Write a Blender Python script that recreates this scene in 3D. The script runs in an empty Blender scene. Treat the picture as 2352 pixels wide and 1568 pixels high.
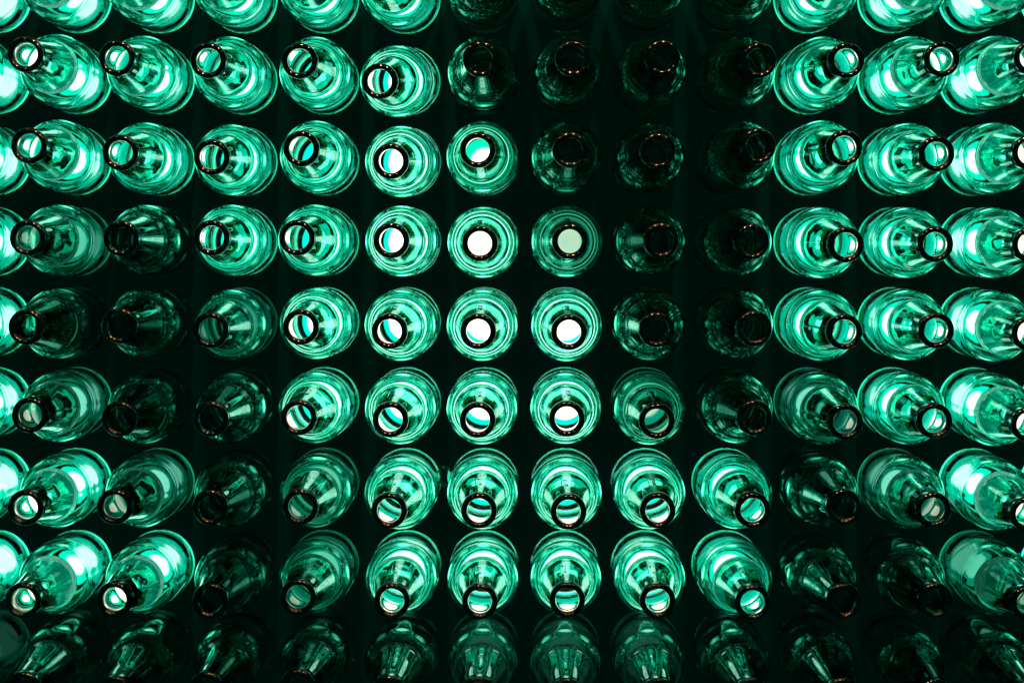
import bpy, bmesh, math, random
from mathutils import Vector, Matrix, noise
random.seed(7)
R = math.radians
C = bpy.context.scene.collection
S = bpy.context.scene

# ------------------------------------------------------------------ camera
# wall plane is y = 0, x to the right, z up; the bottles point at -y
CAM_Y = -1.983
FPX = 5005.0 / 2352.0
cd = bpy.data.cameras.new('camera')
cam = bpy.data.objects.new('camera', cd); C.objects.link(cam)
cam.location = (0, CAM_Y, 0); cam.rotation_euler = (R(90), 0, 0)
cd.sensor_width = 36; cd.lens = 36 * FPX
cd.clip_start = 0.05; cd.clip_end = 50
cd.dof.use_dof = True; cd.dof.focus_distance = 1.775; cd.dof.aperture_fstop = 6.0
S.camera = cam

# ------------------------------------------------------------------ world: a dark room
w = bpy.data.worlds.new('World'); S.world = w; w.use_nodes = True
w.node_tree.nodes['Background'].inputs[0].default_value = (0.0, 0.70, 0.52, 1)
w.node_tree.nodes['Background'].inputs[1].default_value = 0.05

S.view_settings.view_transform = 'Standard'; S.view_settings.look = 'None'
S.view_settings.exposure = 0.28; S.view_settings.gamma = 1
cy = S.cycles
cy.max_bounces = 28; cy.transmission_bounces = 28; cy.glossy_bounces = 10; cy.diffuse_bounces = 1
cy.transparent_max_bounces = 8
cy.caustics_reflective = False; cy.caustics_refractive = False
cy.filter_width = 1.25; cy.use_denoising = True; cy.sample_clamp_indirect = 12; cy.sample_clamp_direct = 0

# ------------------------------------------------------------------ lamps of the room (seen only as reflections)
def bulb(x, y, z, r, power, col):
    l = bpy.data.lights.new('ceiling_spot', 'POINT'); l.energy = power; l.color = col; l.shadow_soft_size = r
    o = bpy.data.objects.new('ceiling_spot', l); C.objects.link(o); o.location = (x, y, z)
for i, (x, p, r) in enumerate([(-0.68, 14, .036), (-0.17, 60, .048), (0.25, 60, .048), (0.70, 12, .036)]):
    bulb(x, -1.15, 1.05, r, p, (1.0, 0.46, 0.26))

def area(name, loc, target, sx, sy, power, col):
    l = bpy.data.lights.new(name, 'AREA'); l.shape = 'RECTANGLE'; l.size = sx; l.size_y = sy
    l.energy = power; l.color = col
    o = bpy.data.objects.new(name, l); C.objects.link(o); o.location = loc
    o.rotation_euler = (Vector(target) - Vector(loc)).to_track_quat('-Z', 'Y').to_euler()
area('ceiling_strip_light', (0.1, -0.75, 1.7), (0, -.15, 0), 1.6, .22, 2.0, (1.0, .62, .22))

# ------------------------------------------------------------------ materials
def mat(name):
    m = bpy.data.materials.new(name); m.use_nodes = True
    m.node_tree.nodes.clear(); return m, m.node_tree.nodes, m.node_tree.links

def glass_mat(name, dens, col, bump=0.25, rough=0.0):
    m, n, l = mat(name)
    out = n.new('ShaderNodeOutputMaterial')
    g = n.new('ShaderNodeBsdfGlass'); g.inputs['IOR'].default_value = 1.52
    g.inputs['Roughness'].default_value = rough; g.inputs['Color'].default_value = (1, 1, 1, 1)
    tc = n.new('ShaderNodeTexCoord')
    oi = n.new('ShaderNodeObjectInfo')
    add = n.new('ShaderNodeVectorMath'); add.operation = 'ADD'
    sc = n.new('ShaderNodeVectorMath'); sc.operation = 'SCALE'; sc.inputs[3].default_value = 3.0
    cmb = n.new('ShaderNodeCombineXYZ')
    for k in range(3): l.new(oi.outputs['Random'], cmb.inputs[k])
    l.new(cmb.outputs[0], sc.inputs[0])
    l.new(tc.outputs['Object'], add.inputs[0]); l.new(sc.outputs[0], add.inputs[1])
    nz = n.new('ShaderNodeTexNoise'); nz.inputs['Scale'].default_value = 95; nz.inputs['Detail'].default_value = 3.0
    nz.inputs['Distortion'].default_value = 0.5
    l.new(add.outputs[0], nz.inputs['Vector'])
    b = n.new('ShaderNodeBump'); b.inputs['Strength'].default_value = bump; b.inputs['Distance'].default_value = 0.0012
    l.new(nz.outputs['Fac'], b.inputs['Height']); l.new(b.outputs[0], g.inputs['Normal'])
    l.new(g.outputs[0], out.inputs['Surface'])
    v = n.new('ShaderNodeVolumeAbsorption'); v.inputs['Color'].default_value = (*col, 1)
    v.inputs['Density'].default_value = dens
    l.new(v.outputs[0], out.inputs['Volume'])
    return m
M_GLASS = glass_mat('green_bottle_glass', 440, (0.02, 0.918, 0.856), bump=.015)
M_RELIEF = glass_mat('moulded_relief_glass', 900, (0.02, 0.80, 0.66), bump=.1)

def lip_mat():
    m, n, l = mat('lip_glass_painted_black')
    out = n.new('ShaderNodeOutputMaterial'); p = n.new('ShaderNodeBsdfPrincipled')
    p.inputs['Base Color'].default_value = (0.0, 0.0008, 0.0006, 1)  # near-black painted in for the dark refraction of the thick green glass
    p.inputs['Roughness'].default_value = 0.01; p.inputs['IOR'].default_value = 1.52
    l.new(p.outputs[0], out.inputs[0]); return m
M_LIP = lip_mat()

def wall_mat():
    m, n, l = mat('matt_black_board')
    out = n.new('ShaderNodeOutputMaterial'); p = n.new('ShaderNodeBsdfPrincipled')
    tc = n.new('ShaderNodeTexCoord'); nz = n.new('ShaderNodeTexNoise'); nz.inputs['Scale'].default_value = 14
    nz.inputs['Detail'].default_value = 6
    cr = n.new('ShaderNodeValToRGB')
    cr.color_ramp.elements[0].color = (.0, .010, .008, 1); cr.color_ramp.elements[1].color = (.0, .014, .011, 1)
    l.new(tc.outputs['Object'], nz.inputs['Vector']); l.new(nz.outputs['Fac'], cr.inputs[0])
    l.new(cr.outputs[0], p.inputs['Base Color'])
    # even green glow added to the board, standing in for scattered lamp light
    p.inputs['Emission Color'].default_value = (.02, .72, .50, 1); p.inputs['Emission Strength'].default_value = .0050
    p.inputs['Roughness'].default_value = 0.8; p.inputs['Specular IOR Level'].default_value = 0
    l.new(p.outputs[0], out.inputs[0]); return m
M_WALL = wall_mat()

def blackened_bar():
    m, n, l = mat('blackened_label_bar')
    out = n.new('ShaderNodeOutputMaterial'); p = n.new('ShaderNodeBsdfPrincipled')
    p.inputs['Base Color'].default_value = (.002, .006, .005, 1); p.inputs['Roughness'].default_value = .3  # raised bar painted opaque black to imitate its dark refraction
    l.new(p.outputs[0], out.inputs[0]); return m
M_BAR = blackened_bar()

def lamp_mat(name, centre, edge, strength, hot=.5, rim=.0225):
    """diffuser of one lamp: brightest over its LED, softer and greener towards its rim"""
    m, n, l = mat(name)
    out = n.new('ShaderNodeOutputMaterial'); e = n.new('ShaderNodeEmission')
    tc = n.new('ShaderNodeTexCoord'); ln = n.new('ShaderNodeVectorMath'); ln.operation = 'LENGTH'
    l.new(tc.outputs['Object'], ln.inputs[0])
    mp = n.new('ShaderNodeMapRange'); mp.interpolation_type = 'SMOOTHSTEP'
    mp.inputs['From Min'].default_value = 0.0235 * hot; mp.inputs['From Max'].default_value = rim
    l.new(ln.outputs['Value'], mp.inputs['Value'])
    mx = n.new('ShaderNodeMix'); mx.data_type = 'RGBA'
    mx.inputs[6].default_value = (*centre, 1); mx.inputs[7].default_value = (*edge, 1)
    l.new(mp.outputs[0], mx.inputs[0]); l.new(mx.outputs[2], e.inputs['Color'])
    e.inputs['Strength'].default_value = strength
    l.new(e.outputs[0], out.inputs[0]); return m
LAMPS = {
    'W': lamp_mat('lamp_bright', (30, 3.5, 3.0), (.005, 1.35, 1.02), 1.0, .70, .0186),
    'E': lamp_mat('lamp_bright_small_core', (30, 3.9, 3.4), (.005, 1.35, 1.02), 1.0, .46, .0145),
    'T': lamp_mat('lamp_teal', (20, 2.6, 2.1), (.005, 1.05, .68), 1.0, .36, .0140),
    'D': lamp_mat('lamp_dim', (2.6, .80, .62), (.01, .34, .22), 1.0, .6, .0170),
    'h': lamp_mat('lamp_half_dim', (5.0, 1.05, .88), (.005, .22, .15), 1.0, .55, .0165),
    'm': lamp_mat('lamp_low', (.7, .40, .30), (.005, .22, .15), 1.0, .55, .0165),
    'd': lamp_mat('lamp_fading', (.25, .09, .065), (.003, .06, .042), 1.0, .6, .0190),
    'O': lamp_mat('lamp_off', (.2, .9, .6), (.1, .6, .4), .002, .6, .0190),
}

# ------------------------------------------------------------------ helpers
def link(name, me, parent=None):
    o = bpy.data.objects.new(name, me); C.objects.link(o)
    if parent: o.parent = parent
    return o
def smooth(me):
    for p in me.polygons: p.use_smooth = True

def interp(prof, n):
    """resample a polyline of (r, h) through Catmull-Rom"""
    pts = [Vector((a, b)) for a, b in prof]
    out = []
    for i in range(len(pts) - 1):
        p0 = pts[max(i-1, 0)]; p1 = pts[i]; p2 = pts[i+1]; p3 = pts[min(i+2, len(pts)-1)]
        k = max(1, min(n, int((p2-p1).length / 2.2) + 1))
        for j in range(k):
            t = j / k
            out.append(.5*((2*p1)+(p2-p0)*t+(2*p0-5*p1+4*p2-p3)*t*t+(3*p1-p0-3*p2+p3)*t**3))
    out.append(pts[-1])
    return out

OUTER = [(0.01, 4.2), (8, 4.0), (16, 3.0), (21, 1.2), (23.5, .15), (25.0, .1), (27.3, 1.2), (29.2, 3.6), (30.1, 7.0), (30.35, 12),
         (30.2, 16), (30.5, 21), (30.5, 50), (30.5, 80), (30.5, 100), (30.4, 106), (29.8, 112), (28.6, 117.5), (26.8, 122.5),
         (24.6, 127), (22.9, 130.2), (22.75, 131.6), (22.2, 133.2), (21.2, 138), (20.0, 148), (18.4, 163), (16.7, 180), (15.2, 196), (14.1, 207), (13.4, 214.0)]
INNER = [(10.1, 228.2), (10.0, 222), (10.0, 212), (10.4, 200), (11.4, 184), (12.9, 167), (15.0, 150), (17.0, 138), (18.8, 131.5),
         (22.2, 125.5), (24.8, 120), (26.6, 114), (27.6, 107), (27.9, 100), (27.9, 80), (28.0, 50), (27.8, 24), (27.3, 15), (25.2, 9.3),
         (21.5, 7.2), (14, 7.6), (7, 8.3), (.01, 8.6)]
RING_LOW = [(13.4, 214.0), (13.8, 215.4), (14.4, 217.0), (14.5, 219.5), (14.5, 223.0), (14.40, 226.3)]
TOP = [(12.15+2.25*math.cos(math.radians(a)), 226.3+3.1*math.sin(math.radians(a))) for a in range(0, 91, 10)] + [(12.15-2.35*math.sin(math.radians(a)), 226.3+3.1*math.cos(math.radians(a))) for a in range(10, 81, 10)] + [(9.78, 226.4)]

def bottle_mesh(seed):
    """one closed glass shell, axis along +z, base at z = 0 (millimetres scaled to metres)"""
    seg = 96
    prof = interp(OUTER, 10)
    nout = len(prof)
    prof += [Vector((13.3, 215.5)), Vector((13.2, 226)), Vector((12.5, 228)), Vector((11.3, 228.4))]
    prof += interp(INNER, 10)
    inner_from = nout + 4
    vs, fs = [], []
    for i, p in enumerate(prof):
        r, h = p.x, p.y
        inner = i >= inner_from
        for j in range(seg):
            a = 2*math.pi*j/seg
            rr = r
            if r > 1:
                q = Vector((math.cos(a)*1.3, math.sin(a)*1.3, h/34 + seed*7.3 + (50 if inner else 0)))
                amp = (.05 + .13*min(1, max(0, (h-128)/15))) if inner else .05
                fade = 1.0
                if not inner: fade = .35 if h < 12 else 1
                if inner and h > 205: fade = max(0, (226-h)/21)*.6
                rr += amp*fade*noise.noise(q)
                if inner and 10 < h < 205:      # finer ripples left by the mould and the blow
                    q2 = Vector((math.cos(a)*3.2, math.sin(a)*3.2, h/13 + seed*3.1))
                    rr += (.03 + .03*min(1, max(0, (h-128)/15)))*noise.noise(q2)
                if not inner and 10 < h < 212:  # two mould seams
                    for s in (0.0, math.pi):
                        d = abs((a - s + math.pi) % (2*math.pi) - math.pi)
                        rr += .13*math.exp(-(d/.06)**2)
            z = h
            if inner and h < 10: z += .35*noise.noise(Vector((math.cos(a)*r/12, math.sin(a)*r/12, seed*5.0)))
            vs.append((rr*math.cos(a)/1000, rr*math.sin(a)/1000, z/1000))
    n = len(prof)
    for i in range(n-1):
        for j in range(seg):
            k = (j+1) % seg
            fs.append((i*seg+j, i*seg+k, (i+1)*seg+k, (i+1)*seg+j))
    fs.append(tuple(range(seg-1, -1, -1)))
    fs.append(tuple((n-1)*seg+j for j in range(seg)))
    me = bpy.data.meshes.new('bottle'); me.from_pydata(vs, [], fs)
    bm = bmesh.new(); bm.from_mesh(me); bmesh.ops.recalc_face_normals(bm, faces=bm.faces); bm.to_mesh(me); bm.free()
    smooth(me); me.materials.append(M_GLASS)
    return me

def lip_mesh():
    """thick rolled lip round the mouth, sleeved over the top of the neck"""
    seg = 72
    prof = [Vector(p) for p in [(13.55, 214.6)]] + interp(RING_LOW[1:], 3) + interp(TOP, 1)[1:] + [Vector((9.55, 224.0)), Vector((9.55, 221.5))]
    prof += [Vector((10.15, 221.5)), Vector((10.3, 227.5)), Vector((11.3, 228.7)), Vector((12.7, 228.3)), Vector((13.45, 226)), Vector((13.5, 216))]
    vs = [(p.x*math.cos(2*math.pi*j/seg)/1000, p.x*math.sin(2*math.pi*j/seg)/1000, p.y/1000) for p in prof for j in range(seg)]
    n = len(prof); fs = []
    for i in range(n):
        for j in range(seg):
            k = (j+1) % seg; i2 = (i+1) % n
            fs.append((i*seg+j, i*seg+k, i2*seg+k, i2*seg+j))
    me = bpy.data.meshes.new('lip'); me.from_pydata(vs, [], fs)
    bm = bmesh.new(); bm.from_mesh(me); bmesh.ops.recalc_face_normals(bm, faces=bm.faces); bm.to_mesh(me); bm.free()
    smooth(me); me.materials.append(M_LIP)
    return me

MESHES = [bottle_mesh(s) for s in range(5)]
LIP = lip_mesh()

# relief pieces wrapped on the glass -------------------------------------------------
def wrap(pts2d, rad_at, sign, lift):
    """(arc mm, height mm) -> point on the bottle; sign +1 = upper side, -1 = lower side"""
    out = []
    for s, h in pts2d:
        rr = rad_at(h) + lift
        a = s/rad_at(h)
        out.append((rr*math.sin(a)/1000, sign*rr*math.cos(a)/1000, h/1000))
    return out
def rad_body(h): return 30.38
def rad_neck(h): return 20.0 + (h-148)*(15.2-20.0)/(196-148)

def tube_loop(path, rad, m):
    """closed round bead along a list of 3D points"""
    n = len(path); P = [Vector(p) for p in path]; vs = []; fs = []; k = 6
    for i in range(n):
        t = (P[(i+1) % n]-P[i-1]).normalized()
        rdl = Vector((P[i].x, P[i].y, 0)).normalized(); b = t.cross(rdl).normalized(); rdl = b.cross(t)
        for j in range(k):
            a = 2*math.pi*j/k
            v = P[i]+(rdl*math.cos(a)+b*math.sin(a))*rad; vs.append(tuple(v))
    for i in range(n):
        for j in range(k):
            fs.append((i*k+j, i*k+(j+1) % k, ((i+1) % n)*k+(j+1) % k, ((i+1) % n)*k+j))
    me = bpy.data.meshes.new('bead'); me.from_pydata(vs, [], fs); smooth(me); me.materials.append(m)
    return me
def oval(sign, a, b, hc):
    n = 56
    return wrap([(a*math.copysign(abs(math.cos(2*math.pi*i/n))**.8, math.cos(2*math.pi*i/n)), hc+b*math.sin(2*math.pi*i/n)) for i in range(n)], rad_body, sign, .10)
def slab(sign, s0, s1, h0, h1, t0, t1, rad, m, n=14):
    vs = []; fs = []
    for i in range(n+1):
        s = s0+(s1-s0)*i/n
        for h, t in ((h0, t0), (h1, t0), (h1, t1), (h0, t1)):
            vs += wrap([(s, h)], rad, sign, t)
    for i in range(n):
        for j in range(4):
            fs.append((i*4+j, i*4+(j+1) % 4, (i+1)*4+(j+1) % 4, (i+1)*4+j))
    fs += [(0, 1, 2, 3), (n*4+3, n*4+2, n*4+1, n*4)]
    me = bpy.data.meshes.new('bar'); me.from_pydata(vs, [], fs); me.materials.append(m)
    return me
OVAL = {s: tube_loop(oval(s, 40, 31, 44), .00050, M_RELIEF) for s in (1, -1)}
OVAL2 = {s: tube_loop(oval(s, 37, 27.5, 44), .00035, M_RELIEF) for s in (1, -1)}
BAR = {s: slab(s, -35, 35, 30, 45, .05, .4, rad_body, M_BAR) for s in (1, -1)}

def text_mesh(body, size, rad, hpos, spos, vertical, m, sign=1):
    cu = bpy.data.curves.new('t', 'FONT'); cu.body = body; cu.size = size; cu.extrude = .35; cu.align_x = 'CENTER'; cu.align_y = 'CENTER'
    cu.resolution_u = 2
    o = bpy.data.objects.new('t', cu); C.objects.link(o)
    dg = bpy.context.evaluated_depsgraph_get(); dg.update()
    me = bpy.data.meshes.new_from_object(o.evaluated_get(dg))
    bpy.data.objects.remove(o); bpy.data.curves.remove(cu)
    for v in me.vertices:
        x, y, z = v.co
        if vertical: s, h = spos-y*1.0, hpos+x
        else: s, h = spos+x, hpos+y
        v.co = wrap([(s, h)], rad, sign, z+.18)[0]
    me.materials.clear(); me.materials.append(m)
    return me
NECK_TEXT = text_mesh('Heineken', 6.0, rad_neck, 172, 0, True, M_RELIEF)
HEEL_TEXT = text_mesh('Heineken', 5.5, rad_body, 20, 0, False, M_RELIEF, -1)
FRAME = slab(1, -3.9, -3.3, 158, 186, -.1, .45, rad_neck, M_RELIEF, 2)

# ------------------------------------------------------------------ the board and its lamps
board = None
def box_mesh(name, x0, x1, y0, y1, z0, z1, m):
    vs = [(x, y, z) for x in (x0, x1) for y in (y0, y1) for z in (z0, z1)]
    fs = [(0, 1, 3, 2), (4, 6, 7, 5), (0, 4, 5, 1), (2, 3, 7, 6), (0, 2, 6, 4), (1, 5, 7, 3)]
    me = bpy.data.meshes.new(name); me.from_pydata(vs, [], fs); me.materials.append(m); return me
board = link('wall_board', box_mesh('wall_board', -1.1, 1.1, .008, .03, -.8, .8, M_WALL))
board['kind'] = 'structure'

def disc_mesh():
    seg = 40; r = .0240
    vs = [(r*math.cos(2*math.pi*j/seg), r*math.sin(2*math.pi*j/seg), 0) for j in range(seg)]
    vs += [(r*math.cos(2*math.pi*j/seg), r*math.sin(2*math.pi*j/seg), -.004) for j in range(seg)]
    fs = [tuple(range(seg)), tuple(range(2*seg-1, seg-1, -1))] + [(j, j+seg, (j+1) % seg+seg, (j+1) % seg) for j in range(seg)]
    return bpy.data.meshes.new('lamp_diffuser'), vs, fs
def make_disc(m):
    me, vs, fs = disc_mesh(); me.from_pydata(vs, [], fs); me.materials.append(m); return me
DISC = {k: make_disc(m) for k, m in LAMPS.items()}

def clip_mesh():
    bm = bmesh.new()
    bmesh.ops.create_uvsphere(bm, u_segments=20, v_segments=12, radius=1)
    for v in bm.verts:
        n = noise.noise(v.co*1.7)
        v.co = Vector((v.co.x*.0066, v.co.y*.0030, v.co.z*.0085))*(1+.25*n)
    me = bpy.data.meshes.new('clip'); bm.to_mesh(me); bm.free(); smooth(me); me.materials.append(M_GLASS); return me
cl = link('plastic_clip', clip_mesh())
cl.location = (-.0605, -.030, -.1205)
cl['label'] = 'small clear green lump wedged between two glowing bottles, third row from the bottom'
cl['category'] = 'clip'

# ------------------------------------------------------------------ where every bottle stands
ROWS = {  # lamp of each cell, columns 0..13
    1: 'EEEEEEOOOOEEEE',
    2: 'EEEEEWOOOOEEEE',
    3: 'EEEEEWTOOOEEEE',
    4: 'EDOEEWWDOOEEEE',
    5: 'EOOmWWWWOOEEEE',
    6: 'EhOOWWWWDOhEEE',
    7: 'EEhODWWWWEOhEE',
    8: 'EEEODWWWWEOODE',
    9: 'dOOOOOdddOOOOO',
}
MOUTH = {  # measured centres of the mouths, columns 1..12
    2: [(57,124),(267,133),(477,138),(687,139),(870,187),(1104,135),(1316,134),(1522,132),(1744,138),(1946,138),(2165,135),(2372,132)],
    3: [(65,334),(275,350),(485,361),(691,341),(897,370),(1097,344),(1310,344),(1511,346),(1742,335),(1941,339),(2153,353),(2368,350)],
    4: [(62,546),(277,547),(485,546),(681,546),(898,552),(1102,559),(1309,554),(1519,552),(1727,555),(1945,562),(2150,561),(2368,562)],
    5: [(59,751),(273,748),(483,758),(690,751),(894,761),(1098,761),(1307,763),(1509,757),(1733,754),(1941,762),(2152,759),(2367,766)],
    6: [(67,953),(273,962),(483,962),(685,959),(896,964),(1097,965),(1302,962),(1509,967),(1733,959),(1943,969),(2148,967),(2365,975)],
    7: [(57,1166),(262,1164),(482,1165),(689,1164),(893,1173),(1100,1173),(1306,1176),(1511,1173),(1730,1172),(1939,1164),(2145,1171),(2363,1181)],
    8: [(51,1379),(261,1377),(482,1380),(684,1371),(900,1380),(1102,1382),(1303,1378),(1511,1380),(1730,1384),(1939,1380),(2149,1379),(2365,1384)],
    9: [(51,1583),(262,1593),(473,1583),(683,1577),(892,1592),(1099,1594),(1301,1598),(1511,1598),(1726,1597),(1934,1598),(2147,1600),(2363,1602)],
}
MOUTH[1] = [(a[0]+random.uniform(-5, 5), a[1]-207-(35 if i == 4 else 0)) for i, a in enumerate(MOUTH[2])]
BASEX = [-1, 184, 374, 563, 750, 937, 1114, 1297, 1479, 1663, 1850, 2042, 2228, 2415]
BASEY = {1: 2, 2: 187, 3: 372, 4: 555, 5: 737, 6: 919, 7: 1103, 8: 1290, 9: 1472}

ORD = ['', 'first', 'second', 'third', 'fourth', 'fifth', 'sixth', 'seventh', 'eighth', 'ninth']
COLN = ['cut off at the left edge', 'first full column from the left', 'second full column from the left', 'third full column from the left', 'fourth full column from the left',
        'fifth full column from the left', 'sixth full column from the left', 'sixth full column from the right', 'fifth full column from the right', 'fourth full column from the right',
        'third full column from the right', 'second full column from the right', 'last column with mouths at the right', 'sliver at the right edge']
LOOK = {'W': 'brightly glowing green bottle', 'E': 'brightly glowing green bottle', 'T': 'glowing teal bottle', 'D': 'dimly glowing green bottle', 'h': 'half dimmed green bottle', 'm': 'faintly lit green bottle', 'd': 'faintly glowing dark green bottle', 'O': 'unlit dark green bottle'}
LENGTH = .2295
def px(x, y, depth):
    d = -CAM_Y - depth
    k = d/5005.0
    return Vector(((x-1176)*k, -depth, (784-y)*k))
for r in range(1, 10):
    for c in range(14):
        lamp = ROWS[r][c]
        b = px(BASEX[c], BASEY[r], 0)
        if 1 <= c <= 12: mx, my = MOUTH[r][c-1]
        elif c == 0: mx, my = MOUTH[r][0][0]-212, MOUTH[r][0][1]
        else: mx, my = MOUTH[r][11][0]+212, MOUTH[r][11][1]
        t = px(mx, my, LENGTH)
        ax = (t-b).normalized()
        # local z = axis, local y = up as near as the tilt allows, small turn about the axis
        xa = Vector((0, 0, 1)).cross(ax).normalized() * -1
        xa = -xa if xa.x < 0 else xa
        ya = ax.cross(xa).normalized()
        if ya.z < 0: xa = -xa; ya = -ya
        rot = Matrix((xa, ya, ax)).transposed().to_4x4() @ Matrix.Rotation(R(random.uniform(-7, 7)), 4, 'Z')
        o = link('bottle', MESHES[random.randrange(5)])
        o.matrix_world = Matrix.Translation(b) @ rot
        o['label'] = '%s, %s row from the top, %s' % (LOOK[lamp], ORD[r], COLN[c])
        o['category'] = 'bottle'; o['group'] = 'green glass bottles laid necks outward on the wall'
        link('lip', LIP, o)
        link('neck_lettering', NECK_TEXT, o); link('neck_ridge', FRAME, o); link('heel_lettering', HEEL_TEXT, o)
        for s in (1, -1):
            link('label_outline', OVAL[s], o); link('label_inner_outline', OVAL2[s], o); link('label_bar', BAR[s], o)
        d = link('lamp_diffuser', DISC[lamp], board)
        d.location = (b.x, .0035, b.z); d.rotation_euler = (R(90), 0, 0)
